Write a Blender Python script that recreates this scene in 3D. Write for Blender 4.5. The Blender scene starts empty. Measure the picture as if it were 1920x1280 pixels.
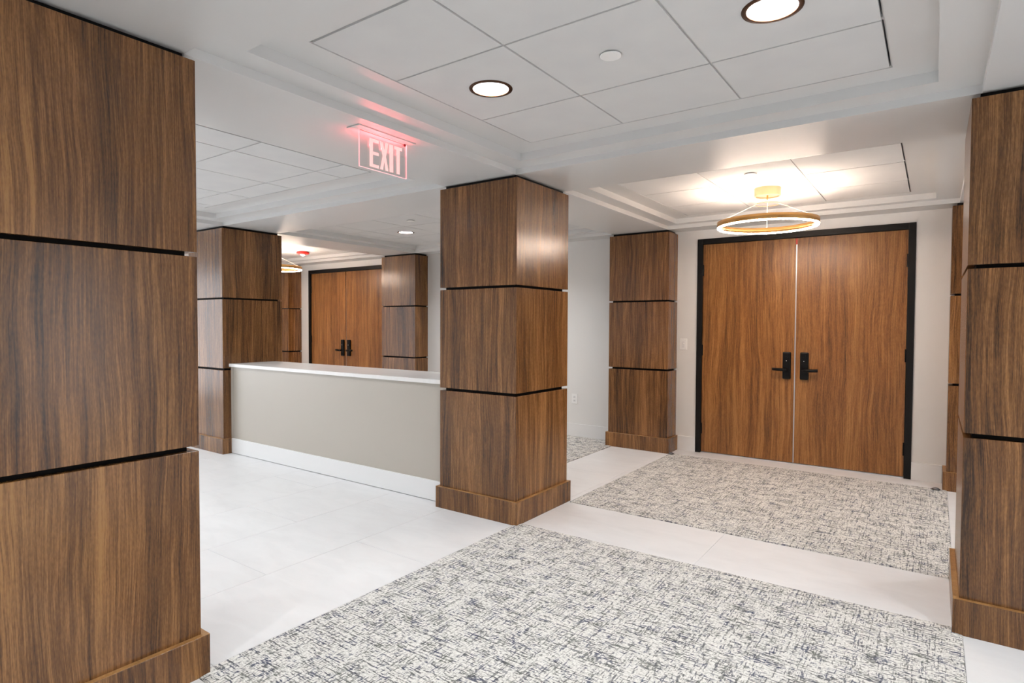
import bpy, bmesh, math, random
from mathutils import Matrix, Vector

random.seed(7)
S = bpy.context.scene
COL = S.collection
PI = math.pi

# ------------------------------------------------------------------ camera
F_PX, PITCH, ROLL, YAW, CAM_H = 1112.18, 0.0283, 0.0043, 0.6186, 1.30
cam_d = bpy.data.cameras.new('camera')
cam_d.sensor_width = 36.0
cam_d.lens = 36.0 * F_PX / 1920.0
cam_d.clip_start = 0.05
cam = bpy.data.objects.new('camera', cam_d)
COL.objects.link(cam)
Rv = Vector((math.cos(YAW), math.sin(YAW), 0))
Fv = Vector((-math.sin(YAW) * math.cos(PITCH), math.cos(YAW) * math.cos(PITCH), -math.sin(PITCH)))
Uv = Rv.cross(Fv)
R2 = Rv * math.cos(ROLL) + Uv * math.sin(ROLL)
U2 = -Rv * math.sin(ROLL) + Uv * math.cos(ROLL)
m = Matrix.Identity(4)
for i in range(3):
    m[i][0], m[i][1], m[i][2] = R2[i], U2[i], -Fv[i]
m[2][3] = CAM_H
cam.matrix_world = m
S.camera = cam

# ------------------------------------------------------------------ world, exposure, lamp settings
W = bpy.data.worlds.new('world'); S.world = W; W.use_nodes = True
W.node_tree.nodes['Background'].inputs[0].default_value = (0.8, 0.85, 0.9, 1)
W.node_tree.nodes['Background'].inputs[1].default_value = 5.0
vs = S.view_settings
vs.view_transform = 'Standard'; vs.look = 'None'; vs.gamma = 1.0; vs.exposure = 0.0
vs.use_curve_mapping = False
DOWN_W = 16.5                      # each recessed downlight
DOWN_C = (0.95, 0.985, 1.0)
RING_DN, RING_UP = 125.0, 110.0      # strips of the ring pendants
RING_C = (1.0, 0.79, 0.64)
EXIT_W = 1.3

# ------------------------------------------------------------------ node helpers
def lin(r, g, b):
    f = lambda c: (c / 255 / 12.92) if c / 255 <= 0.04045 else ((c / 255 + 0.055) / 1.055) ** 2.4
    return (f(r), f(g), f(b), 1.0)

class NT:
    def __init__(s, name):
        s.mat = bpy.data.materials.new(name); s.mat.use_nodes = True
        s.t = s.mat.node_tree; s.b = s.t.nodes['Principled BSDF']
    def n(s, typ, **kw):
        nd = s.t.nodes.new(typ)
        for k, v in kw.items(): setattr(nd, k, v)
        return nd
    def l(s, a, b): s.t.links.new(a, b)
    def put(s, sock, v):
        if hasattr(v, 'is_linked') or isinstance(v, bpy.types.NodeSocket): s.l(v, sock)
        else: sock.default_value = v
    def math(s, op, a, b=0.0, c=None, clamp=False):
        nd = s.n('ShaderNodeMath', operation=op, use_clamp=clamp)
        s.put(nd.inputs[0], a); s.put(nd.inputs[1], b)
        if c is not None: s.put(nd.inputs[2], c)
        return nd.outputs[0]
    def vmath(s, op, a, b):
        nd = s.n('ShaderNodeVectorMath', operation=op)
        s.put(nd.inputs[0], a); s.put(nd.inputs[1], b)
        return nd.outputs[0]
    def noise(s, vec, scale=1.0, detail=2.0, rough=0.5, dist=0.0):
        nd = s.n('ShaderNodeTexNoise')
        s.l(vec, nd.inputs['Vector']); nd.inputs['Scale'].default_value = scale
        nd.inputs['Detail'].default_value = detail; nd.inputs['Roughness'].default_value = rough
        nd.inputs['Distortion'].default_value = dist
        return nd.outputs[0]
    def ramp(s, fac, stops, interp='LINEAR'):
        nd = s.n('ShaderNodeValToRGB'); cr = nd.color_ramp; cr.interpolation = interp
        while len(cr.elements) < len(stops): cr.elements.new(0.5)
        for e, (p, c) in zip(cr.elements, stops): e.position = p; e.color = c
        s.l(fac, nd.inputs[0]); return nd.outputs[0]
    def mix(s, fac, a, b, blend='MIX'):
        nd = s.n('ShaderNodeMix', data_type='RGBA', blend_type=blend)
        s.put(nd.inputs[0], fac); s.put(nd.inputs[6], a); s.put(nd.inputs[7], b)
        return nd.outputs[2]
    def bump(s, h, strength=0.2, dist=0.002):
        nd = s.n('ShaderNodeBump'); nd.inputs['Strength'].default_value = strength
        nd.inputs['Distance'].default_value = dist; s.l(h, nd.inputs['Height'])
        s.l(nd.outputs[0], s.b.inputs['Normal'])
    def coords(s, rnd=True):
        tc = s.n('ShaderNodeTexCoord'); v = tc.outputs['Object']
        if rnd:
            oi = s.n('ShaderNodeObjectInfo')
            off = s.vmath('MULTIPLY', oi.outputs['Random'], (37.0, 11.0, 23.0))
            v = s.vmath('ADD', v, off)
        return v

def plain(name, col, rough=0.5, metal=0.0, spec=0.5, coat=0.0):
    k = NT(name); k.b.inputs['Base Color'].default_value = col
    k.b.inputs['Roughness'].default_value = rough; k.b.inputs['Metallic'].default_value = metal
    k.b.inputs['Specular IOR Level'].default_value = spec
    v = k.coords(False)                                     # faint unevenness, so no surface is dead flat
    n = k.noise(v, 6.0, 3.0)
    k.l(k.math('ADD', k.math('MULTIPLY', n, 0.08), rough - 0.04), k.b.inputs['Roughness'])
    return k.mat

def emit(name, col, strength):
    k = NT(name); k.b.inputs['Base Color'].default_value = (0.8, 0.8, 0.8, 1)
    k.b.inputs['Emission Color'].default_value = col; k.b.inputs['Emission Strength'].default_value = strength
    return k.mat

def wood(name, dark, mid, light, rough=0.25):
    k = NT(name); v = k.coords(True)
    w1 = k.noise(k.vmath('MULTIPLY', v, (2.6, 2.6, 1.0)), 1.0, 1.0)
    w2 = k.noise(k.vmath('MULTIPLY', v, (9.0, 9.0, 3.2)), 1.0, 1.0)
    sep = k.n('ShaderNodeSeparateXYZ'); k.l(v, sep.inputs[0])
    cmb = k.n('ShaderNodeCombineXYZ')
    sh = k.math('MULTIPLY_ADD', k.math('SUBTRACT', w1, 0.5), 0.085, k.math('MULTIPLY', k.math('SUBTRACT', w2, 0.5), 0.018))
    k.l(k.math('ADD', sep.outputs[0], sh), cmb.inputs[0])
    k.l(sep.outputs[1], cmb.inputs[1]); k.l(sep.outputs[2], cmb.inputs[2])
    q = cmb.outputs[0]
    f = 0.5
    for sx, sz, det, amp in ((6.0, 0.40, 2.0, 0.60), (26.0, 0.8, 3.0, 0.56), (95.0, 1.8, 3.0, 0.58), (320.0, 6.0, 2.0, 0.60)):
        nn = k.noise(k.vmath('MULTIPLY', q, (sx, sx, sz)), 1.0, det, 0.55)
        f = k.math('MULTIPLY_ADD', k.math('SUBTRACT', nn, 0.5), amp, f)
    fine = nn
    ringn = k.noise(k.vmath('MULTIPLY', q, (5.0, 5.0, 0.6)), 1.0, 1.0, 0.4)
    ring = k.math('SINE', k.math('MULTIPLY', ringn, 90.0))
    f = k.math('MULTIPLY_ADD', ring, 0.030, f)
    fleck = k.noise(k.vmath('MULTIPLY', v, (260.0, 260.0, 60.0)), 1.0, 2.0)
    f = k.math('MULTIPLY_ADD', k.math('SUBTRACT', fleck, 0.5), 0.30, f)
    vein = k.ramp(ring, [(0.60, (0, 0, 0, 1)), (1.0, (1, 1, 1, 1))])
    f = k.math('MULTIPLY_ADD', vein, -0.06, f)
    c = k.ramp(f, [(0.22, dark), (0.50, mid), (0.80, light)])
    hue = k.noise(k.vmath('MULTIPLY', q, (6.0, 6.0, 0.5)), 1.0, 1.0)
    c = k.mix(k.ramp(hue, [(0.40, (0, 0, 0, 1)), (0.62, (1, 1, 1, 1))]), c, k.mix(1.0, c, (0.95, 0.97, 0.98, 1), 'MULTIPLY'))
    k.l(c, k.b.inputs['Base Color'])
    k.l(k.math('MULTIPLY_ADD', fine, 0.08, rough - 0.04), k.b.inputs['Roughness'])
    k.b.inputs['Specular IOR Level'].default_value = 0.5
    return k.mat

M = {}
M['wood'] = wood('walnut_laminate', lin(52, 31, 14), lin(116, 77, 42), lin(168, 120, 71))
M['door_wood'] = wood('walnut_door_veneer', lin(84, 50, 22), lin(142, 93, 47), lin(184, 130, 74), 0.34)
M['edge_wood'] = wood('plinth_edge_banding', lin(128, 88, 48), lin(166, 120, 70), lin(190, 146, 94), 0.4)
M['core'] = plain('black_reveal', lin(10, 8, 7), 0.7, spec=0.2)
M['frame'] = plain('black_door_frame', lin(15, 13, 12), 0.4, spec=0.3)
M['black'] = plain('matte_black_hardware', lin(7, 7, 9), 0.45, spec=0.25)
M['wall'] = plain('white_wall_paint', lin(235, 234, 232), 0.5)
M['trim'] = plain('white_trim_paint', lin(238, 238, 238), 0.35)
M['soffit'] = plain('ceiling_soffit_paint', lin(219, 219, 218), 0.38)
M['grid'] = plain('ceiling_grid_metal', lin(205, 204, 202), 0.45)
M['greige'] = plain('greige_counter_paint', lin(188, 181, 170), 0.32)
M['edge'] = plain('pale_aluminium', lin(205, 207, 212), 0.3, 0.6)
M['bronze'] = plain('bronze_trim_ring', lin(78, 50, 32), 0.35, 0.6)
M['reflector'] = plain('white_reflector', lin(245, 246, 250), 0.3)
M['gold'] = plain('brushed_gold', lin(206, 160, 98), 0.36, 0.8)
M['gold_pale'] = plain('satin_gold_canopy', lin(205, 176, 136), 0.5, 0.1)
M['cable'] = plain('white_cable', lin(245, 235, 222), 0.5)
M['red'] = plain('red_plastic', lin(205, 32, 24), 0.35)
M['red_tag'] = plain('red_tape', lin(214, 62, 52), 0.5)
M['white_plastic'] = plain('white_plastic', lin(247, 247, 246), 0.3)
M['steel'] = plain('dull_steel', lin(120, 120, 124), 0.35, 0.9)
M['dark_slot'] = plain('dark_slot', lin(60, 58, 56), 0.6)
M['lens'] = emit('downlight_lens', (0.94, 0.97, 1.0, 1), 6.0)
M['ring_dn'] = emit('pendant_diffuser', RING_C + (1,), RING_DN)
M['ring_up'] = emit('pendant_uplight', RING_C + (1,), RING_UP)
M['exit_letter'] = emit('exit_letter_glow', (1.0, 0.40, 0.36, 1), 0.62)
M['exit_edge'] = emit('exit_edge_glow', (1.0, 0.30, 0.33, 1), 0.75)
M['exit_led'] = emit('exit_led_glow', (1.0, 0.12, 0.10, 1), 1.2)
M['indicator'] = plain('dark_red_button', lin(120, 8, 10), 0.3)
M['bulb'] = emit('lock_light', (1.0, 0.95, 0.85, 1), 0.6)

def make_ceiling_tile_mat():
    k = NT('mineral_ceiling_tile'); v = k.coords(True)
    n = k.noise(v, 160.0, 3.0); n2 = k.noise(v, 5.0, 2.0)
    k.l(k.ramp(n2, [(0.3, lin(216, 216, 216)), (0.7, lin(221, 221, 220))]), k.b.inputs['Base Color'])
    k.b.inputs['Roughness'].default_value = 0.85; k.bump(n, 0.12, 0.002); return k.mat
M['ctile'] = make_ceiling_tile_mat()

def make_floor_tile_mat():
    k = NT('white_porcelain_tile'); v = k.coords(True)
    n = k.noise(k.vmath('MULTIPLY', v, (1.5, 4.0, 1.0)), 2.2, 5.0, 0.6, 0.6)
    k.l(k.ramp(n, [(0.30, lin(226, 226, 227)), (0.55, lin(231, 231, 232)), (0.8, lin(234, 234, 235))]), k.b.inputs['Base Color'])
    n3 = k.noise(v, 9.0, 3.0)
    k.l(k.math('MULTIPLY_ADD', n3, 0.16, 0.30), k.b.inputs['Roughness'])
    k.bump(n, 0.03, 0.001); return k.mat
M['ftile'] = make_floor_tile_mat()
M['grout'] = plain('pale_grout', lin(222, 222, 222), 0.8)

def make_quartz():
    k = NT('white_quartz'); v = k.coords(False)
    n = k.noise(v, 7.0, 6.0, 0.7, 1.2)
    k.l(k.ramp(n, [(0.35, lin(240, 239, 237)), (0.6, lin(245, 244, 243))]), k.b.inputs['Base Color'])
    k.b.inputs['Roughness'].default_value = 0.22; return k.mat
M['quartz'] = make_quartz()

def make_carpet():
    k = NT('heathered_carpet'); v = k.coords(False)
    def st(off, sc, det=2.0, rough=0.5): return k.noise(k.vmath('MULTIPLY', k.vmath('ADD', v, off), sc), 1.0, det, rough)
    patch = st((0, 0, 0), (13.0, 13.0, 1.0), 3.0); patch2 = st((5, 3, 0), (13.0, 13.0, 1.0), 3.0)
    dx = st((2, 1, 0), (46.0, 150.0, 1.0), 2.0); lx = st((7, 2, 0), (6.0, 110.0, 1.0), 2.0)
    dy = st((9, 4, 0), (150.0, 46.0, 1.0), 2.0); ly = st((3, 8, 0), (110.0, 6.0, 1.0), 2.0)
    def comb(d, l, p):
        f = k.math('MULTIPLY_ADD', k.math('SUBTRACT', l, 0.5), 0.90, d)
        return k.math('MULTIPLY_ADD', k.math('SUBTRACT', p, 0.5), 0.40, f)
    mx = k.ramp(comb(dx, lx, patch), [(0.525, (0, 0, 0, 1)), (0.655, (1, 1, 1, 1))])
    my = k.ramp(comb(dy, ly, patch2), [(0.545, (0, 0, 0, 1)), (0.675, (1, 1, 1, 1))])
    base_n = st((1, 1, 0), (90.0, 90.0, 1.0), 3.0, 0.65)
    base = k.ramp(base_n, [(0.34, lin(196, 193, 188)), (0.50, lin(230, 228, 223)), (0.66, lin(240, 238, 234))])
    huen = st((4, 4, 0), (18.0, 18.0, 1.0), 2.0)
    dark = k.ramp(huen, [(0.40, lin(100, 103, 98)), (0.50, lin(82, 83, 88)), (0.62, lin(56, 64, 90))])
    c = k.mix(k.math('MULTIPLY', mx, 0.90), base, dark)
    c = k.mix(k.math('MULTIPLY', my, 0.80), c, dark)
    k.l(c, k.b.inputs['Base Color'])
    k.b.inputs['Roughness'].default_value = 0.95; k.b.inputs['Specular IOR Level'].default_value = 0.1
    fz = k.noise(v, 420.0, 2.0); k.bump(fz, 0.5, 0.004); return k.mat
M['carpet'] = make_carpet()

def make_acrylic():
    k = NT('clear_acrylic'); out = k.t.nodes['Material Output']
    tr = k.n('ShaderNodeBsdfTransparent'); tr.inputs[0].default_value = (0.97, 0.95, 0.95, 1)
    gl = k.n('ShaderNodeBsdfGlossy'); gl.inputs['Roughness'].default_value = 0.05
    fr = k.n('ShaderNodeFresnel'); fr.inputs[0].default_value = 1.35
    mx = k.n('ShaderNodeMixShader'); k.l(fr.outputs[0], mx.inputs[0]); k.l(tr.outputs[0], mx.inputs[1]); k.l(gl.outputs[0], mx.inputs[2])
    k.l(mx.outputs[0], out.inputs['Surface']); return k.mat
M['acrylic'] = make_acrylic()

# ------------------------------------------------------------------ object helpers
def mesh_obj(name, bm, mat, parent=None, loc=(0, 0, 0), rotz=0.0, smooth=False):
    me = bpy.data.meshes.new(name); bmesh.ops.recalc_face_normals(bm, faces=bm.faces)
    bm.to_mesh(me); bm.free()
    me.materials.append(M[mat])
    if smooth:
        for p in me.polygons: p.use_smooth = True
    return link(name, me, parent, loc, rotz)

def link(name, me, parent=None, loc=(0, 0, 0), rotz=0.0):
    o = bpy.data.objects.new(name, me); COL.objects.link(o)
    o.location = loc; o.rotation_euler = (0, 0, rotz); o.parent = parent
    return o

def empty(name, loc, rotz=0.0, parent=None):
    o = bpy.data.objects.new(name, None); COL.objects.link(o)
    o.empty_display_size = 0.1; o.location = loc; o.rotation_euler = (0, 0, rotz); o.parent = parent
    return o

def tag(o, label, cat, group=None, kind=None):
    o['label'] = label; o['category'] = cat
    if group: o['group'] = group
    if kind: o['kind'] = kind
    return o

def add_box(bm, x0, x1, y0, y1, z0, z1, bev=0.0):
    r = bmesh.ops.create_cube(bm, size=1.0)
    for v in r['verts']:
        v.co = Vector(((x0 + x1) / 2 + v.co.x * (x1 - x0), (y0 + y1) / 2 + v.co.y * (y1 - y0), (z0 + z1) / 2 + v.co.z * (z1 - z0)))
    if bev > 0:
        es = set(e for v in r['verts'] for e in v.link_edges)
        bmesh.ops.bevel(bm, geom=list(es), offset=bev, segments=2, affect='EDGES', profile=0.5)

def box(name, mat, x0, x1, y0, y1, z0, z1, parent=None, bev=0.0):
    """box given in the parent's frame; origin at its own centre"""
    cx, cy, cz = (x0 + x1) / 2, (y0 + y1) / 2, (z0 + z1) / 2
    bm = bmesh.new(); add_box(bm, x0 - cx, x1 - cx, y0 - cy, y1 - cy, z0 - cz, z1 - cz, bev)
    return mesh_obj(name, bm, mat, parent, (cx, cy, cz))

def lathe(bm, prof, n=48, cap_first=False, cap_last=False, close=False):
    rows = []
    for r, z in prof:
        rows.append([bm.verts.new((r * math.cos(2 * PI * i / n), r * math.sin(2 * PI * i / n), z)) for i in range(n)])
    pairs = list(zip(rows, rows[1:]))
    if close: pairs.append((rows[-1], rows[0]))
    for a, b in pairs:
        for i in range(n):
            bm.faces.new((a[i], a[(i + 1) % n], b[(i + 1) % n], b[i]))
    if cap_first: bm.faces.new(list(reversed(rows[0])))
    if cap_last: bm.faces.new(rows[-1])

def tube(bm, pts, r, n=10):
    rows = []
    for i, p in enumerate(pts):
        p = Vector(p); a = Vector(pts[max(i - 1, 0)]); b = Vector(pts[min(i + 1, len(pts) - 1)])
        d = (b - a).normalized(); u = d.cross(Vector((0, 0, 1)))
        if u.length < 1e-3: u = d.cross(Vector((1, 0, 0)))
        u.normalize(); w = d.cross(u)
        rows.append([bm.verts.new(p + (u * math.cos(2 * PI * k / n) + w * math.sin(2 * PI * k / n)) * r) for k in range(n)])
    for a, b in zip(rows, rows[1:]):
        for k in range(n): bm.faces.new((a[k], a[(k + 1) % n], b[(k + 1) % n], b[k]))
    bm.faces.new(list(reversed(rows[0]))); bm.faces.new(rows[-1])

def prism(bm, poly, z0, z1):
    a = [bm.verts.new((x, y, z0)) for x, y in poly]; b = [bm.verts.new((x, y, z1)) for x, y in poly]
    n = len(poly)
    for i in range(n): bm.faces.new((a[i], a[(i + 1) % n], b[(i + 1) % n], b[i]))
    bm.faces.new(list(reversed(a))); bm.faces.new(b)

# ------------------------------------------------------------------ key dimensions (metres)
ZP, ZS, ZL, ZT = 2.245, 2.268, 2.304, 2.351      # panel top, soffit, first ledge, tile plane
BH, BO = 0.149, 0.022                            # column plinth height and projection
XA, YA = -2.190, 1.099                           # right-hand and far face of the column opposite the counter
XB, YB, CW = -2.193, 3.129, 0.66
XF, XC, XE, XH = -5.752, 0.108, 0.098, -8.64
YD, YW = 5.808, 6.056
XL, XR, YN = -9.7, 3.3, -2.5                      # room ends

# ------------------------------------------------------------------ walls
def structure(o, label, cat):
    return tag(o, label, cat, kind='structure')

D1, D2 = (-1.984, -0.139), (-8.435, -6.590)       # outer frame edges of the two door pairs
DTOP = 2.176
bm = bmesh.new()
xs = [XL, D2[0], D2[1], D1[0], D1[1], XR]
for i in range(5):
    if i in (1, 3): add_box(bm, xs[i], xs[i + 1], YW, YW + 0.16, DTOP, 2.42)
    else: add_box(bm, xs[i], xs[i + 1], YW, YW + 0.16, 0, 2.42)
wb = structure(mesh_obj('wall_back', bm, 'wall'), 'white painted wall holding the double doors', 'wall')
def side_wall(name, x0, x1, wy0, wy1, wz0, wz1, label):
    bm = bmesh.new()
    add_box(bm, x0, x1, YN, wy0, 0, 2.42); add_box(bm, x0, x1, wy1, YW + 0.16, 0, 2.42)
    add_box(bm, x0, x1, wy0, wy1, wz1, 2.42); add_box(bm, x0, x1, wy0, wy1, 0, wz0)
    structure(mesh_obj(name, bm, 'wall'), label, 'wall')
def window(n, x, y0, y1, z0, z1, panes, face, label):
    w = empty('window_%d' % n, (x, (y0 + y1) / 2, z0)); structure(w, label, 'window')
    hy_, h = (y1 - y0) / 2, z1 - z0
    for a, b_, c, e in ((-hy_, hy_, 0, 0.05), (-hy_, hy_, h - 0.05, h)): box('window_frame', 'frame', -0.03, 0.03, a, b_, c, e, w)
    for q in range(panes + 1):
        yy = -hy_ + 0.025 + q * (2 * hy_ - 0.05) / panes
        box('mullion', 'frame', -0.03, 0.03, yy - 0.025, yy + 0.025, 0.05, h - 0.05, w)
        if q < panes: box('pane', 'acrylic', -0.003, 0.003, yy + 0.026, yy + (2 * hy_ - 0.05) / panes - 0.026, 0.05, h - 0.05, w)
    ld = bpy.data.lights.new('window_portal', 'AREA'); ld.shape = 'RECTANGLE'; ld.size = h; ld.size_y = 2 * hy_; ld.cycles.is_portal = True
    lo = bpy.data.objects.new('window_portal', ld); COL.objects.link(lo); lo.location = (x - face * 0.05, (y0 + y1) / 2, (z0 + z1) / 2)
    lo.rotation_euler = (0, -PI / 2 * face, 0)
side_wall('wall_left', XL - 0.15, XL, -1.9, 2.9, 0.08, 2.20, 'white painted side wall with a glazed front beyond the second double doors')
window(1, XL - 0.07, -1.9, 2.9, 0.08, 2.20, 5, 1, 'black framed glazing in the side wall beyond the second double doors')
side_wall('wall_right', XR, XR + 0.15, 1.9, 3.0, 0.08, 2.10, 'white painted side wall with a narrow glazed opening')
window(2, XR + 0.07, 1.9, 3.0, 0.08, 2.10, 1, -1, 'narrow black framed glazing in the opposite side wall')
structure(box('wall_front', 'wall', XL - 0.15, XR + 0.15, YN - 0.15, YN, 0, 2.42), 'white painted wall opposite the double doors', 'wall')

# ------------------------------------------------------------------ floor: base, tiles
structure(box('floor', 'grout', XL, XR, YN, YW + 0.16, -0.12, -0.002), 'white porcelain tile floor with carpet insets', 'floor')
floor_o = bpy.data.objects['floor']
TW, TLN = 0.588, 1.176
tile_cache = {}
def floor_tile(x0, x1, y0, y1):
    w, h = round(x1 - x0, 3), round(y1 - y0, 3)
    if w < 0.03 or h < 0.03: return
    if (w, h) not in tile_cache:
        b2 = bmesh.new(); g = 0.0012
        add_box(b2, -w / 2 + g, w / 2 - g, -h / 2 + g, h / 2 - g, -0.002, 0.0)
        es = [e for e in b2.edges if all(v.co.z > -0.0005 for v in e.verts)]
        bmesh.ops.bevel(b2, geom=es, offset=0.0006, segments=1, affect='EDGES')
        me = bpy.data.meshes.new('floor_tile'); b2.to_mesh(me); b2.free(); me.materials.append(M['ftile'])
        tile_cache[(w, h)] = me
    o = link('floor_tile', tile_cache[(w, h)], floor_o)
    o.matrix_parent_inverse = floor_o.matrix_basis.inverted()
    o.location = ((x0 + x1) / 2, (y0 + y1) / 2, 0)
bpy.context.view_layer.update()
def tile_y(X0, X1, Y0, Y1, ax=-2.795, stag0=1.74):            # long side along y, half-bond
    k0 = math.floor((X0 - ax) / TW); k = k0
    while ax + k * TW < X1 - 1e-6:
        a, b = max(X0, ax + k * TW), min(X1, ax + (k + 1) * TW)
        off = stag0 + (0 if k % 2 else TLN / 2)
        j = math.floor((Y0 - off) / TLN)
        while off + j * TLN < Y1 - 1e-6:
            floor_tile(a, b, max(Y0, off + j * TLN), min(Y1, off + (j + 1) * TLN)); j += 1
        k += 1
def tile_x(X0, X1, Y0, Y1, start):                            # one course along x
    k = math.floor((X0 - start) / TLN)
    while start + k * TLN < X1 - 1e-6:
        floor_tile(max(X0, start + k * TLN), min(X1, start + (k + 1) * TLN), Y0, Y1); k += 1
R1X0, R1X1, R1Y0, R1Y1 = -2.200, 0.122, 1.08, 3.164           # carpet between columns
R2X0, R2X1, R2Y0, R2Y1 = -2.158, 0.106, 3.770, 5.802          # carpet at the doors
R3X0, R3X1, R3Y0, R3Y1 = -5.75, -2.800, 3.92, YW              # carpet behind the counter
tile_y(XL, R1X0, YN, R2Y0)
tile_x(R1X0, R1X1, R1Y1, R2Y0, -1.04)
tile_x(R1X0, R1X1, 0.45, R1Y0, -1.04)
tile_y(R3X1, R2X0, R2Y0, R2Y1, ax=R3X1)
tile_x(R3X1, R2X1, R2Y1, YW + 0.13, -1.06)
tile_y(R1X1, XR, YN, R2Y0, ax=R1X1); tile_y(R2X1, XR, R2Y0, YW, ax=R2X1)
tile_y(XL, R3X0, R2Y0, YW, ax=R3X0)
tile_x(R3X0, R3X1, R2Y0, R3Y0, -1.04)

# carpets: cut round the plinths
def carpet(poly, label, group=None):
    cx = sum(p[0] for p in poly) / len(poly); cy = sum(p[1] for p in poly) / len(poly)
    b2 = bmesh.new(); prism(b2, [(x - cx, y - cy) for x, y in poly], -0.002, 0.005)
    es = [e for e in b2.edges if all(v.co.z > 0.0 for v in e.verts)]
    bmesh.ops.bevel(b2, geom=es, offset=0.003, segments=2, affect='EDGES')
    o = mesh_obj('carpet', b2, 'carpet', None, (cx, cy, 0)); tag(o, label, 'carpet'); return o
bx, by = XB + BO, YB - BO
cx_, ey = XC - BO, YD - BO
carpet([(R1X0, YA + BO + .001), (XA + BO + .001, YA + BO + .001), (XA + BO + .001, R1Y0), (R1X1, R1Y0), (R1X1, by - .001), (cx_ - .001, by - .001), (cx_ - .001, R1Y1), (bx + .001, R1Y1), (bx + .001, by - .001), (R1X0, by - .001)],
       'pale heathered carpet inset with navy flecks in front of the free-standing columns')
carpet([(R2X0, R2Y0), (cx_ - .001, R2Y0), (cx_ - .001, YB + CW + BO + .001), (R2X1, YB + CW + BO + .001), (R2X1, ey - .001), (XE - BO - .001, ey - .001), (XE - BO - .001, R2Y1), (R2X0, R2Y1)],
       'heathered carpet inset leading up to the double doors under the ring pendant')
carpet([(R3X0, R3Y0), (R3X1, R3Y0), (R3X1, ey - .001), (XB - CW - BO - .001, ey - .001), (XB - CW - BO - .001, R3Y1 - .016), (XF + BO + .001, R3Y1 - .016), (XF + BO + .001, ey - .001), (R3X0, ey - .001)],
       'heathered carpet inset behind the reception counter along the white wall')

# ------------------------------------------------------------------ ceiling: soffit grid, coffers, tiles
def bay(x0, x1, y0, y1, tx, ty, lights=(), s2=None):
    return dict(r=(x0, x1, y0, y1), tx=tx, ty=ty, lights=lights, s2=s2)
def steps(a, b, p, anchor):
    out = [a]; k = math.ceil((a - anchor) / p - 1e-6)
    while anchor + k * p < b - 0.02:
        if anchor + k * p > a + 0.02: out.append(anchor + k * p)
        k += 1
    return out + [b]
P = 0.592
Y_F, Y_R, Y_N = (1.073, 3.155), (3.757, 5.822), (-1.60, 0.47)
X_R, X_M, X_L, X_X = (-2.218, 0.143), (-5.782, -2.825), (-8.67, -6.385), (0.74, 3.0)
tF = [1.392, 1.823, 2.420, 2.877]; tR = [4.085, 4.558, 5.143, 5.617]; tN = [-1.28, -0.85, -0.26, 0.17]
tMF = [1.395, 1.980, 2.568, 2.797]
txR = [-1.920, -1.343, -0.752, -0.165]; txRR = [-1.945, -1.352, -0.760, -0.174]
txM = [-5.43, -5.275, -4.685, -4.093, -3.497, -3.20]; txMR = [-5.52, -5.245, -4.655, -4.062, -3.47, -3.10]
txL = [-8.37, -7.82, -7.23, -6.69]; txX = [1.03, 1.58, 2.17, 2.71]
BAYS = {
 'FR': bay(*X_R, *Y_F, txR, tF, [(0, 1), (2, 1)]),
 'RR': bay(*X_R, *Y_R, txRR, tR),
 'FM': bay(*X_M, *Y_F, txM, tMF, [(1, 0), (3, 0)]),
 'RM': bay(*X_M, *Y_R, txMR, tR, [(1, 1), (3, 1)]),
 'RL': bay(*X_L, *Y_R, txL, tR),
 'FL': bay(*X_L, *Y_F, txL, tF, [(0, 1), (2, 1)]),
 'NR': bay(*X_R, *Y_N, txR, tN, [(0, 1), (2, 1)]),
 'NM': bay(*X_M, *Y_N, txM, tN, [(1, 1), (3, 1)]),
 'NL': bay(*X_L, *Y_N, txL, tN, [(0, 1), (2, 1)]),
 'XF': bay(*X_X, *Y_F, txX, tF, [(0, 1), (2, 1)]),
 'XR': bay(*X_X, *Y_R, txX, tR, [(0, 1), (2, 1)]),
 'XN': bay(*X_X, *Y_N, txX, tN, [(0, 1), (2, 1)]),
}
xs = sorted(set([XL, XR] + [v for t in (X_R, X_M, X_L, X_X) for v in t]))
ys = sorted(set([YN, YW] + [v for t in (Y_F, Y_R, Y_N) for v in t]))
bm = bmesh.new()
rects = [b['r'] for b in BAYS.values()]
for i in range(len(xs) - 1):
    for j in range(len(ys) - 1):
        c = ((xs[i] + xs[i + 1]) / 2, (ys[j] + ys[j + 1]) / 2)
        if any(r[0] < c[0] < r[1] and r[2] < c[1] < r[3] for r in rects): continue
        vs_ = [bm.verts.new((x, y, ZS)) for x, y in ((xs[i], ys[j]), (xs[i], ys[j + 1]), (xs[i + 1], ys[j + 1]), (xs[i + 1], ys[j]))]
        bm.faces.new(vs_)
add_box(bm, XL, XR, YN, YW + 0.16, 2.42, 2.50)
bmesh.ops.remove_doubles(bm, verts=bm.verts, dist=1e-5)
me = bpy.data.meshes.new('ceiling'); bm.to_mesh(me); bm.free(); me.materials.append(M['soffit'])
ceil = structure(link('ceiling', me), 'white soffit grid with stepped coffers and lay-in tiles', 'ceiling')

def ring_faces(bm, a, za, b, zb):
    f = lambda r, z: [bm.verts.new((x, y, z)) for x, y in ((r[0], r[2]), (r[1], r[2]), (r[1], r[3]), (r[0], r[3]))]
    A, B = f(a, za), f(b, zb)
    for i in range(4): bm.faces.new((A[i], A[(i + 1) % 4], B[(i + 1) % 4], B[i]))

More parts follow.
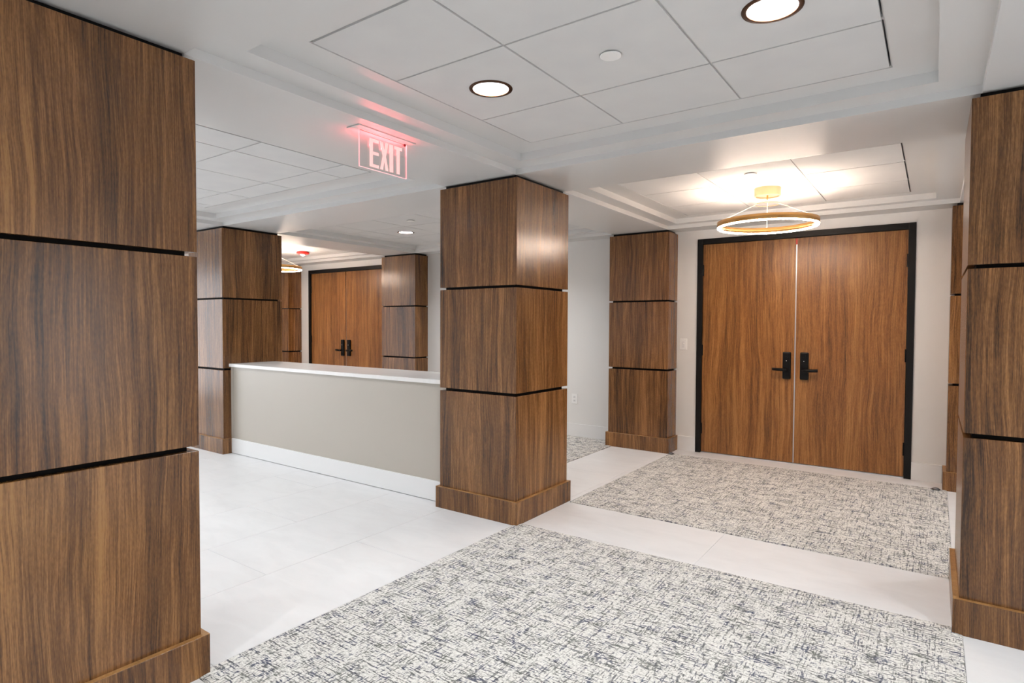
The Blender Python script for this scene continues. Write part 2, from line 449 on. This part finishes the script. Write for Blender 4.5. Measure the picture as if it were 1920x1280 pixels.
def holed_tile(bm, w, h, R, zb, zt, n=32):
    # square slab with a round hole in the middle
    def sq(a):
        c, s = math.cos(a), math.sin(a); k = 1 / max(abs(c) / (w / 2), abs(s) / (h / 2)); return (c * k, s * k)
    angs = sorted(set([2 * PI * i / n for i in range(n)] + [math.atan2(sy * h, sx * w) % (2 * PI) for sx in (1, -1) for sy in (1, -1)]))
    N = len(angs)
    ob = [bm.verts.new((*sq(a), zb)) for a in angs]; ib = [bm.verts.new((R * math.cos(a), R * math.sin(a), zb)) for a in angs]
    ot = [bm.verts.new((*sq(a), zt)) for a in angs]; it = [bm.verts.new((R * math.cos(a), R * math.sin(a), zt)) for a in angs]
    for i in range(N):
        j = (i + 1) % N
        bm.faces.new((ob[i], ob[j], ib[j], ib[i])); bm.faces.new((ot[i], it[i], it[j], ot[j]))
        bm.faces.new((ob[i], ot[i], ot[j], ob[j])); bm.faces.new((ib[i], ib[j], it[j], it[i]))

LIGHT_POS = {}
ct_cache = {}
for nm, b in BAYS.items():
    r, tx, ty = b['r'], b['tx'], b['ty']
    s2 = (r[0] + 0.128, r[1] - 0.15, r[2] + 0.163, r[3] - 0.135)
    if nm[0] == 'R': s2 = (r[0] + 0.118, r[1] - 0.152, r[2] + 0.15, r[3] - 0.085)
    if nm == 'FM' : s2 = (r[0] + 0.15, r[1] - 0.15, r[2] + 0.163, r[3] - 0.15)
    tr = (tx[0] - 0.006, tx[-1] + 0.006, ty[0] - 0.006, ty[-1] + 0.006)
    bm = bmesh.new()
    ring_faces(bm, r, ZS, r, ZL); ring_faces(bm, r, ZL, s2, ZL); ring_faces(bm, s2, ZL, s2, ZT)
    ring_faces(bm, s2, ZT, tr, ZT); ring_faces(bm, tr, ZT, tr, ZT + 0.03)
    bmesh.ops.remove_doubles(bm, verts=bm.verts, dist=1e-5)
    mesh_obj('coffer_step', bm, 'soffit', ceil)
    # T-bar grid behind the tile joints
    bm = bmesh.new()
    for x in tx[1:-1]: add_box(bm, x - 0.012, x + 0.012, tr[2], tr[3], ZT + 0.006, ZT + 0.03)
    for y in ty[1:-1]: add_box(bm, tr[0], tr[1], y - 0.012, y + 0.012, ZT + 0.0065, ZT + 0.0295)
    for x in (tr[0], tr[1]): add_box(bm, x - 0.005, x + 0.012 if x == tr[0] else x + 0.005, tr[2], tr[3], ZT + 0.007, ZT + 0.03)
    for y in (tr[2], tr[3]): add_box(bm, tr[0], tr[1], y - 0.005, y + 0.012, ZT + 0.007, ZT + 0.03)
    mesh_obj('ceiling_grid', bm, 'grid', ceil)
    for i in range(len(tx) - 1):
        for j in range(len(ty) - 1):
            w, h = round(tx[i + 1] - tx[i] - 0.010, 3), round(ty[j + 1] - ty[j] - 0.010, 3)
            cx, cy = (tx[i] + tx[i + 1]) / 2, (ty[j] + ty[j + 1]) / 2
            hole = (i, j) in b['lights']
            if hole: LIGHT_POS.setdefault(nm, []).append((cx, cy))
            key = (w, h, hole)
            if key not in ct_cache:
                bm = bmesh.new()
                if hole: holed_tile(bm, w, h, 0.084, -0.001, 0.018)
                else: add_box(bm, -w / 2, w / 2, -h / 2, h / 2, -0.001, 0.018)
                bmesh.ops.recalc_face_normals(bm, faces=bm.faces)
                mt = bpy.data.meshes.new('ceiling_tile'); bm.to_mesh(mt); bm.free(); mt.materials.append(M['ctile'])
                ct_cache[key] = mt
            link('ceiling_tile', ct_cache[key], ceil, (cx, cy, ZT))

# ------------------------------------------------------------------ walnut columns
SEAMS = [(BH, 0.833), (0.853, 1.541), (1.558, ZP)]
TH = 0.030
pan_cache = {}
def panel_mesh(w, h, th, mitre_l=True, mitre_r=True, name='panel', mat='wood'):
    """local x along the face, front at y=0, back at y=+th, z centred; mitred ends"""
    key = (round(w, 4), round(h, 4), th, mitre_l, mitre_r, mat)
    if key in pan_cache: return pan_cache[key]
    bm = bmesh.new()
    a, b = -w / 2, w / 2
    prism(bm, [(a, 0), (b, 0), (b - (th if mitre_r else 0), th), (a + (th if mitre_l else 0), th)], -h / 2, h / 2)
    es = [e for e in bm.edges if all(abs(v.co.y) < 1e-6 for v in e.verts)]
    bmesh.ops.bevel(bm, geom=es, offset=0.0012, segments=1, affect='EDGES')
    bmesh.ops.recalc_face_normals(bm, faces=bm.faces)
    me = bpy.data.meshes.new(name); bm.to_mesh(me); bm.free(); me.materials.append(M[mat])
    pan_cache[key] = me; return me

def column(x0, x1, y0, y1, label, against_wall=False):
    cx, cy = (x0 + x1) / 2, (y0 + y1) / 2
    w, d = x1 - x0, y1 - y0
    t = empty('column', (cx, cy, 0)); tag(t, label, 'column')
    ins = 0.030
    box('core', 'core', -w / 2 + ins, w / 2 - ins, -d / 2 + ins, d / 2 - (0 if against_wall else ins), 0, ZS - 0.001, t)
    def side(wd, dp, z0, z1, th, name):
        h = z1 - z0; zc = (z0 + z1) / 2
        aw = against_wall
        link(name, panel_mesh(wd, h, th, name=name), t, (0, -dp / 2, zc), 0)                       # front (-y)
        if not aw: link(name, panel_mesh(wd, h, th, name=name), t, (0, dp / 2, zc), PI)              # back
        dd = dp; yo = 0
        link(name, panel_mesh(dd, h, th, True, not aw, name=name), t, (wd / 2, yo, zc), PI / 2)     # +x
        link(name, panel_mesh(dd, h, th, not aw, True, name=name), t, (-wd / 2, yo, zc), -PI / 2)   # -x
    for z0, z1 in SEAMS: side(w, d, z0, z1, TH - 0.001, 'panel')
    # plinth boards stand proud of the panels
    h = BH; bo = BO
    if against_wall:
        link('plinth_board', panel_mesh(w + 2 * bo, h, bo + TH - 0.002, name='plinth_board'), t, (0, -d / 2 - bo, h / 2), 0)
        dd = d + bo
        link('plinth_board', panel_mesh(dd, h, bo + TH - 0.002, True, False, name='plinth_board'), t, (w / 2 + bo, -bo / 2, h / 2), PI / 2)
        link('plinth_board', panel_mesh(dd, h, bo + TH - 0.002, False, True, name='plinth_board'), t, (-w / 2 - bo, -bo / 2, h / 2), -PI / 2)
    else:
        for wd, dp, (lx, ly), rz in ((w, d, (0, -d / 2 - bo), 0), (w, d, (0, d / 2 + bo), PI), (d, w, (w / 2 + bo, 0), PI / 2), (d, w, (-w / 2 - bo, 0), -PI / 2)):
            link('plinth_board', panel_mesh(wd + 2 * bo, h, bo + TH - 0.002, name='plinth_board'), t, (lx, ly, h / 2), rz)
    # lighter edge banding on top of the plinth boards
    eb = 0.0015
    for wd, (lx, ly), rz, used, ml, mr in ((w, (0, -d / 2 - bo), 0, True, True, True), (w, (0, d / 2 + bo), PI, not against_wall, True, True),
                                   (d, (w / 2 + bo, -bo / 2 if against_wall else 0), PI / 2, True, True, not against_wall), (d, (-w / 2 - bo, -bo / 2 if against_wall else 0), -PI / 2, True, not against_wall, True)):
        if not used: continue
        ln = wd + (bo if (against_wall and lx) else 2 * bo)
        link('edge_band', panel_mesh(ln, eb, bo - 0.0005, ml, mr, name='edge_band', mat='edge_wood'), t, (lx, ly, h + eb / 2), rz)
    return t

column(XA - CW, XA, YA - CW, YA, 'square walnut-panelled column across the tiled aisle from the reception counter')
column(XB - CW, XB, YB, YB + CW - .004, 'square walnut-panelled column between the reception counter and the carpet')
column(XC, XC + CW, YB, YB + CW, 'square walnut-panelled column across the carpet from the counter')
column(XF - CW, XF, YB, YB + CW, 'square walnut-panelled column at the counter end near the second double doors')
column(XB - CW, XB, YD, YW, 'shallow walnut-panelled wall pilaster beside the light switch', True)
column(XE, XE + CW, YD, YW, 'shallow walnut-panelled wall pilaster on the hinge side of the doors under the ring pendant, away from the switch', True)
column(XF - CW, XF, YD, YW, 'shallow walnut-panelled wall pilaster behind the counter, overlapping the second double doors', True)
column(XH - CW, XH, YD, YW, 'shallow walnut-panelled wall pilaster beyond the second double doors', True)

# ------------------------------------------------------------------ reception counter and its worktop
CX0, CX1 = XF + 0.001, XB - CW - 0.001
CY0, CY1 = 3.212, 3.690
t = empty('reception_counter', ((CX0 + CX1) / 2, (CY0 + CY1) / 2, 0)); tag(t, 'long greige painted reception counter base between two walnut columns', 'counter')
def w2l(o, x0, x1, y0, y1): return (x0 - o.location.x, x1 - o.location.x, y0 - o.location.y, y1 - o.location.y)
box('counter_body', 'greige', *w2l(t, CX0, CX1, CY0 + 0.004, CY1), 0.004, 0.866, t)
box('front_panel', 'greige', *w2l(t, CX0 + 0.045, CX1 - 0.045, CY0, CY0 + 0.004), 0.150, 0.866, t)
box('corner_strip', 'greige', *w2l(t, CX0, CX0 + 0.042, CY0 - 0.002, CY0 + 0.004), 0.150, 0.866, t)
box('corner_strip', 'greige', *w2l(t, CX1 - 0.042, CX1, CY0 - 0.002, CY0 + 0.004), 0.150, 0.866, t)
box('baseboard', 'trim', *w2l(t, XF + BO + .001, XB - CW - BO - .001, CY0 - 0.014, CY0 + 0.003), 0.004, 0.150, t, 0.002)
ct = box('countertop', 'quartz', CX0, CX1, 3.188, 3.712, 0.8665, 0.898, None, 0.003)
tag(ct, 'white quartz countertop slab lying on the greige counter', 'countertop')

# ------------------------------------------------------------------ double doors
def lock(leaf, sgn, lx):
    """black keypad plate with a lever; leaf-local coordinates, z measured from the floor"""
    zc = leaf.location.z
    bm = bmesh.new(); add_box(bm, lx - 0.036, lx + 0.036, -0.026, 0.0, 0.800 - zc, 1.055 - zc, 0.010)
    pl = mesh_obj('lock_plate', bm, 'black', leaf, (0, -0.0225, 0))
    pl['label'] = 'black keypad lock plate'
    bm = bmesh.new()
    z = 0.888 - zc
    tube(bm, [(lx + 0.0 * sgn, -0.048, z), (lx, -0.075, z)], 0.012, 14)
    pts = [(lx - sgn * 0.012, -0.080, z), (lx + sgn * 0.03, -0.082, z), (lx + sgn * 0.075, -0.080, z + 0.001), (lx + sgn * 0.118, -0.074, z + 0.003)]
    tube(bm, pts, 0.0140, 12)
    lv = mesh_obj('lever', bm, 'black', leaf, smooth=True); lv['label'] = 'black lever handle'
    bm = bmesh.new(); bmesh.ops.create_uvsphere(bm, u_segments=10, v_segments=6, radius=0.003)
    mesh_obj('status_light', bm, 'bulb', leaf, (lx - 0.002, -0.049, 0.972 - zc))
    bm = bmesh.new()
    for q in range(3):
        add_box(bm, lx - 0.012, lx + 0.012, -0.0505, -0.048, 1.0 - q * 0.0 - zc + q * 0.013, 1.009 - zc + q * 0.013)
    mesh_obj('keypad', bm, 'black', leaf)

def double_door(n, fx0, fx1, label, tagged=False):
    cx = (fx0 + fx1) / 2
    d = empty('door_%d' % n, (cx, YW, 0)); structure(d, label, 'door')
    hw = (fx1 - fx0) / 2; fw = 0.052; z1 = DTOP - 0.054
    for name, a, b, c, e in (('frame_jamb', -hw, -hw + fw, 0, DTOP), ('frame_jamb', hw - fw, hw, 0, DTOP), ('frame_head', -hw + fw, hw - fw, z1, DTOP)):
        box(name, 'frame', a, b, -0.012, 0.14, c, e, d, 0.002)
    g = 0.006
    for s in (-1, 1):
        a, b = (-hw + fw + 0.003, -g) if s < 0 else (g, hw - fw - 0.003)
        lf = box('door_leaf', 'door_wood', a, b, 0.010, 0.055, 0.012, z1 - 0.003, d)
        w = b - a
        # lock close to the meeting edge, lever towards the hinges
        lock(lf, s, (w / 2 - 0.060) if s < 0 else (-w / 2 + 0.078))
        for hz in (0.25, 1.05, 1.86):
            bm = bmesh.new(); bmesh.ops.create_cone(bm, cap_ends=True, segments=10, radius1=0.008, radius2=0.008, depth=0.11)
            mesh_obj('hinge', bm, 'black', lf, ((-w / 2 if s < 0 else w / 2), -0.026, hz - lf.location.z), smooth=False)
    box('astragal', 'edge', -g + 0.001, g - 0.001, 0.016, 0.050, 0.012, z1 - 0.06, d)['label'] = 'pale metal meeting strip'
    if tagged: box('tape_tag', 'red_tag', -g, g, 0.0085, 0.016, z1 - 0.062, z1 - 0.006, d)['label'] = 'red tag'
    box('threshold', 'edge', -hw + fw, hw - fw, 0.008, 0.075, 0.0, 0.008, d)
    box('backing', 'core', -hw + fw, hw - fw, 0.10, 0.13, 0, z1, d)
    return d
double_door(1, *D1, 'walnut double doors with black frame below the ring pendant beside the light switch', True)
double_door(2, *D2, 'walnut double doors with black frame behind the reception counter')

# ------------------------------------------------------------------ white baseboards on the back wall
def baseboard(x0, x1):
    o = box('baseboard_back', 'trim', x0, x1, YW - 0.015, YW, 0.0, 0.150, None, 0.002)
    return o
segs = [(XB + BO + .001, D1[0] - .001, 'white baseboard under the light switch'), (D1[1] + .001, XE - BO - .001, 'white baseboard between door frame and hinge-side pilaster'),
        (XF + BO + .001, XB - CW - BO - .001, 'white baseboard under the wall outlet'), (XH + BO + .001, D2[0] - .001, 'white baseboard between far pilaster and second doors'),
        (XE + CW + BO + .001, XR, 'white baseboard past the hinge-side pilaster')]
for a, b_, lb in segs: structure(baseboard(a, b_), lb, 'baseboard')

# ------------------------------------------------------------------ switch, outlet, door stops
def wall_plate(name, x, z, label, cat):
    t = empty(name, (x, YW, z)); tag(t, label, cat)
    box('plate', 'white_plastic', -0.038, 0.038, -0.006, 0, -0.058, 0.058, t, 0.003)
    return t
t = wall_plate('light_switch', -2.121, 1.105, 'white light switch plate between pilaster and black door frame', 'switch')
box('rocker', 'trim', -0.017, 0.017, -0.010, -0.004, -0.034, 0.034, t, 0.002)
bm = bmesh.new(); bmesh.ops.create_uvsphere(bm, u_segments=10, v_segments=6, radius=0.003)
mesh_obj('pilot_light', bm, 'bulb', t, (0.006, -0.0105, 0.008))
t = wall_plate('wall_outlet', -3.407, 0.439, 'white duplex outlet low on the white wall', 'outlet')
for z in (-0.021, 0.021):
    r = box('receptacle', 'trim', -0.016, 0.016, -0.009, -0.005, z - 0.015, z + 0.015, t, 0.002)
    for sx in (-0.006, 0.006): box('slot', 'dark_slot', sx - 0.0012, sx + 0.0012, -0.0030, 0.0, -0.006, 0.006, r)
def door_stop(x, y, label):
    t = empty('door_stop', (x, y, 0)); tag(t, label, 'door stop')
    bm = bmesh.new(); lathe(bm, [(0.026, 0.0), (0.026, 0.006), (0.024, 0.012), (0.018, 0.019), (0.008, 0.023)], 24, True, True)
    mesh_obj('dome', bm, 'steel', t, smooth=True)
    bm = bmesh.new(); lathe(bm, [(0.0275, 0.006), (0.0285, 0.010), (0.0265, 0.014), (0.0245, 0.0115)], 24, close=True)
    mesh_obj('bumper', bm, 'dark_slot', t, smooth=True)
door_stop(-2.135, 5.772, 'small grey dome door stop beside the pilaster near the light switch')
door_stop(0.035, 5.765, 'small grey dome door stop at the foot of the hinge-side pilaster')

# ------------------------------------------------------------------ recessed downlights
def downlight(x, y, label, group):
    t = empty('downlight', (x, y, ZT)); tag(t, label, 'downlight', group)
    if 'mesh' not in down:
        bm = bmesh.new(); lathe(bm, [(0.097, -0.0015), (0.096, -0.004), (0.081, -0.0055), (0.0795, -0.004), (0.0795, 0.004), (0.083, 0.004), (0.083, -0.0012)], 48, close=True)
        o1 = mesh_obj('trim_ring', bm, 'bronze', t, smooth=True)
        bm = bmesh.new(); lathe(bm, [(0.079, 0.0), (0.070, 0.030), (0.058, 0.052)], 48)
        o2 = mesh_obj('reflector', bm, 'reflector', t, smooth=True)
        bm = bmesh.new(); lathe(bm, [(0.058, 0.052), (0.03, 0.050), (0.004, 0.0495)], 48, False, True)
        o3 = mesh_obj('lens', bm, 'lens', t, smooth=True)
        down['mesh'] = [(o.name.split('.')[0], o.data) for o in (o1, o2, o3)]
    else:
        for n_, me in down['mesh']: link(n_, me, t)
    ld = bpy.data.lights.new('downlight_lamp', 'AREA'); ld.shape = 'DISK'; ld.size = 0.10
    ld.energy = DOWN_W; ld.color = DOWN_C
    lo = bpy.data.objects.new('downlight_lamp', ld); COL.objects.link(lo); lo.parent = t; lo.location = (0, 0, 0.046)
down = {}
where = {'FR': ('in the tile next to the exit sign', 'past the sprinkler cover, farther from the exit sign'),
         'RM': ('behind the counter, nearer the second double doors', 'behind the counter, nearer the wall outlet'),
         'FM': ('in front of the counter, farther from the exit sign', 'in front of the counter, nearer the exit sign'),
         'FL': ('by the glazed side wall, nearest the glazing', 'by the glazed side wall, nearest the counter'),
         'NR': ('over the carpet end opposite the double doors, exit sign side', 'over the carpet end opposite the double doors, away from exit sign'),
         'NM': ('opposite the counter by the front wall, glazing side', 'opposite the counter by the front wall, carpet side'),
         'NL': ('at the front wall corner, nearest the glazing', 'at the front wall corner, second from the glazing'),
         'XF': ('before the narrow glazed opening, nearest the column', 'before the narrow glazed opening, nearest the pane'),
         'XR': ('past the hinge-side pilaster, nearest the pilaster', 'past the hinge-side pilaster, nearest the side wall'),
         'XN': ('at the corner past the narrow glazing, carpet side', 'at the corner past the narrow glazing, wall side')}
for nm, pts in LIGHT_POS.items():
    for i, (x, y) in enumerate(pts):
        downlight(x, y, 'bronze-rimmed recessed downlight ' + where[nm][i], 'recessed downlights')

# ------------------------------------------------------------------ concealed sprinkler covers
def cover(x, y, label):
    t = empty('sprinkler_cover', (x, y, ZT)); tag(t, label, 'sprinkler cover', 'concealed sprinkler covers')
    bm = bmesh.new(); lathe(bm, [(0.030, -0.001), (0.030, -0.006)], 32, True, True); mesh_obj('stem_cup', bm, 'dark_slot', t)
    bm = bmesh.new(); lathe(bm, [(0.0405, -0.0055), (0.0415, -0.0075), (0.0405, -0.0095)], 40, True, True); mesh_obj('cap', bm, 'white_plastic', t)
cover(-1.045, 2.120, 'round white sprinkler cover between the two downlights over the carpet')
cover(-1.057, 4.316, 'round white sprinkler cover on the tile beside the ring pendant')
cover(-4.335, 4.315, 'round white sprinkler cover in the coffer behind the counter')

# ------------------------------------------------------------------ ring pendants
def ring_pendant(x, y, label, rot):
    t = empty('ring_pendant', (x, y, ZT), rot); tag(t, label, 'pendant lamp', 'gold ring pendants')
    R, zb, hb, th = 0.362, 2.062 - ZT, 0.040, 0.026
    bm = bmesh.new(); lathe(bm, [(0.094, -0.001), (0.094, -0.060), (0.091, -0.064), (0.082, -0.064), (0.080, -0.056), (0.006, -0.054)], 48, True, True)
    mesh_obj('canopy', bm, 'gold_pale', t)
    bm = bmesh.new(); lathe(bm, [(0.006, -0.054), (0.007, -0.080), (0.004, -0.090)], 16, True, True); mesh_obj('cable_gland', bm, 'gold', t)
    bm = bmesh.new(); n = 48; r0, r1 = 0.086, 0.0028
    lathe(bm, [(r0 + r1 * math.cos(a), -0.122 + r1 * math.sin(a)) for a in [2 * PI * q / 8 for q in range(8)]], 48, close=True)
    mesh_obj('spreader_ring', bm, 'gold_pale', t, smooth=True)
    bm = bmesh.new(); lathe(bm, [(R, zb), (R, zb + hb), (R - 0.004, zb + hb), (R - 0.004, zb + hb - 0.003), (R - th + 0.004, zb + hb - 0.003), (R - th + 0.004, zb + hb), (R - th, zb + hb), (R - th, zb)], 96, close=True)
    bd = mesh_obj('ring_band', bm, 'gold', t)
    for p_ in bd.data.polygons: p_.use_smooth = abs(p_.normal.z) < 0.5
    bm = bmesh.new(); lathe(bm, [(R - 0.002, zb - 0.0005), (R - 0.003, zb - 0.007), (R - 0.008, zb - 0.0095), (R - th + 0.008, zb - 0.0095), (R - th + 0.003, zb - 0.007), (R - th + 0.002, zb - 0.0005)], 96, close=True)
    df = mesh_obj('diffuser', bm, 'ring_dn', t, smooth=True); df['label'] = 'glowing white diffuser strip'
    bm = bmesh.new(); lathe(bm, [(R - 0.005, zb + hb - 0.0028), (R - 0.005, zb + hb - 0.0008), (R - th + 0.005, zb + hb - 0.0008), (R - th + 0.005, zb + hb - 0.0028)], 96, close=True)
    up = mesh_obj('uplight_strip', bm, 'ring_up', t); up['label'] = 'glowing strip on top of the ring'
    for k in range(3):
        a = PI / 2 + 2 * PI * k / 3 + 0.0
        bm = bmesh.new(); rr = R - th / 2
        tube(bm, [(0.004 * math.cos(a), 0.004 * math.sin(a), -0.086), (rr * math.cos(a), rr * math.sin(a), zb + hb - 0.002)], 0.0032, 8)
        mesh_obj('cable', bm, 'cable', t)
    return t
PX, PY = -1.060, 4.850
ring_pendant(PX, PY, 'gold ring pendant lamp hanging before the double doors by the light switch', math.atan2(PX, PY) * -1 + 0.0)
ring_pendant(-7.53, 4.850, 'gold ring pendant lamp hanging before the double doors behind the counter', 1.0)

# ------------------------------------------------------------------ fire strobe on the ceiling behind the counter
t = empty('fire_strobe', (-7.50, 5.285, ZT)); tag(t, 'red ceiling fire strobe with a clear lens', 'fire alarm')
bm = bmesh.new(); lathe(bm, [(0.062, -0.001), (0.088, -0.010), (0.090, -0.030), (0.070, -0.040)], 32, True, True); mesh_obj('housing', bm, 'red', t, smooth=False)
bm = bmesh.new(); lathe(bm, [(0.042, -0.040), (0.040, -0.052), (0.024, -0.066), (0.008, -0.072)], 24, True, True); mesh_obj('lens', bm, 'white_plastic', t, smooth=True)

# ------------------------------------------------------------------ exit sign under the soffit
EX, EY0, EY1 = -2.330, 1.966, 2.285
t = empty('exit_sign', (EX, (EY0 + EY1) / 2, ZS)); tag(t, 'clear acrylic exit sign glowing red, hanging under the soffit', 'exit sign')
hy = (EY1 - EY0) / 2
box('mounting_plate', 'soffit', -0.046, 0.046, -hy - 0.040, hy + 0.028, -0.0065, -0.0005, t, 0.002)
zt_, zb_ = -0.008, -0.187
pn = box('acrylic_panel', 'acrylic', -0.0035, 0.0035, -hy, hy, zb_, zt_, t)
box('edge_strip', 'exit_edge', -0.0037, 0.0037, -hy - 0.0016, -hy, zb_, zt_, t)
box('edge_strip', 'exit_edge', -0.0037, 0.0037, hy, hy + 0.0022, zb_, zt_, t)
box('edge_strip', 'exit_edge', -0.0037, 0.0037, -hy, hy, zb_ - 0.0020, zb_, t)
box('light_slot', 'exit_led', -0.006, 0.006, -hy + 0.02, hy - 0.02, -0.0075, -0.0066, t)
def letter(polys, y0, y1, z0, z1, ch):
    bm = bmesh.new()
    for poly in polys:
        a = [bm.verts.new((0.0040, y0 + u * (y1 - y0), z0 + v * (z1 - z0))) for u, v in poly]
        b2 = [bm.verts.new((0.0050, q.co.y, q.co.z)) for q in a]
        n = len(a)
        for i in range(n): bm.faces.new((a[i], a[(i + 1) % n], b2[(i + 1) % n], b2[i]))
        bm.faces.new(list(reversed(a))); bm.faces.new(b2)
    o = mesh_obj('letter', bm, 'exit_letter', t); o['label'] = 'glowing letter ' + ch
lz0, lz1 = -0.176, -0.034
s_ = 0.36
E_ = [[(0, 0), (s_, 0), (s_, 1), (0, 1)], [(s_, 0), (1, 0), (1, .11), (s_, .11)], [(s_, .445), (1, .445), (1, .555), (s_, .555)], [(s_, .89), (1, .89), (1, 1), (s_, 1)]]
X_ = [[(0, 0), (.36, 0), (.5, .32), (.64, 0), (1, 0), (.70, .5), (1, 1), (.64, 1), (.5, .68), (.36, 1), (0, 1), (.30, .5)]]
I_ = [[(0, 0), (1, 0), (1, 1), (0, 1)]]
T_ = [[(0, .89), (1, .89), (1, 1), (0, 1)], [(.29, 0), (.71, 0), (.71, .89), (.29, .89)]]
def ey(u): return -hy + u * 2 * hy
for polys, a, b_, ch in ((E_, .195, .385, 'E'), (X_, .410, .590, 'X'), (I_, .615, .695, 'I'), (T_, .720, .890, 'T')):
    letter(polys, ey(a), ey(b_), lz0, lz1, ch)
bm = bmesh.new(); bmesh.ops.create_uvsphere(bm, u_segments=12, v_segments=8, radius=0.007)
mesh_obj('test_button', bm, 'indicator', t, (0.004, hy - 0.014, -0.0135))
ld = bpy.data.lights.new('exit_lamp', 'AREA'); ld.shape = 'RECTANGLE'; ld.size = 0.008; ld.size_y = 0.27
ld.energy = EXIT_W; ld.color = (1.0, 0.10, 0.12)
lo = bpy.data.objects.new('exit_lamp', ld); COL.objects.link(lo); lo.parent = t; lo.location = (0, 0, -0.075); lo.rotation_euler = (PI, 0, 0)
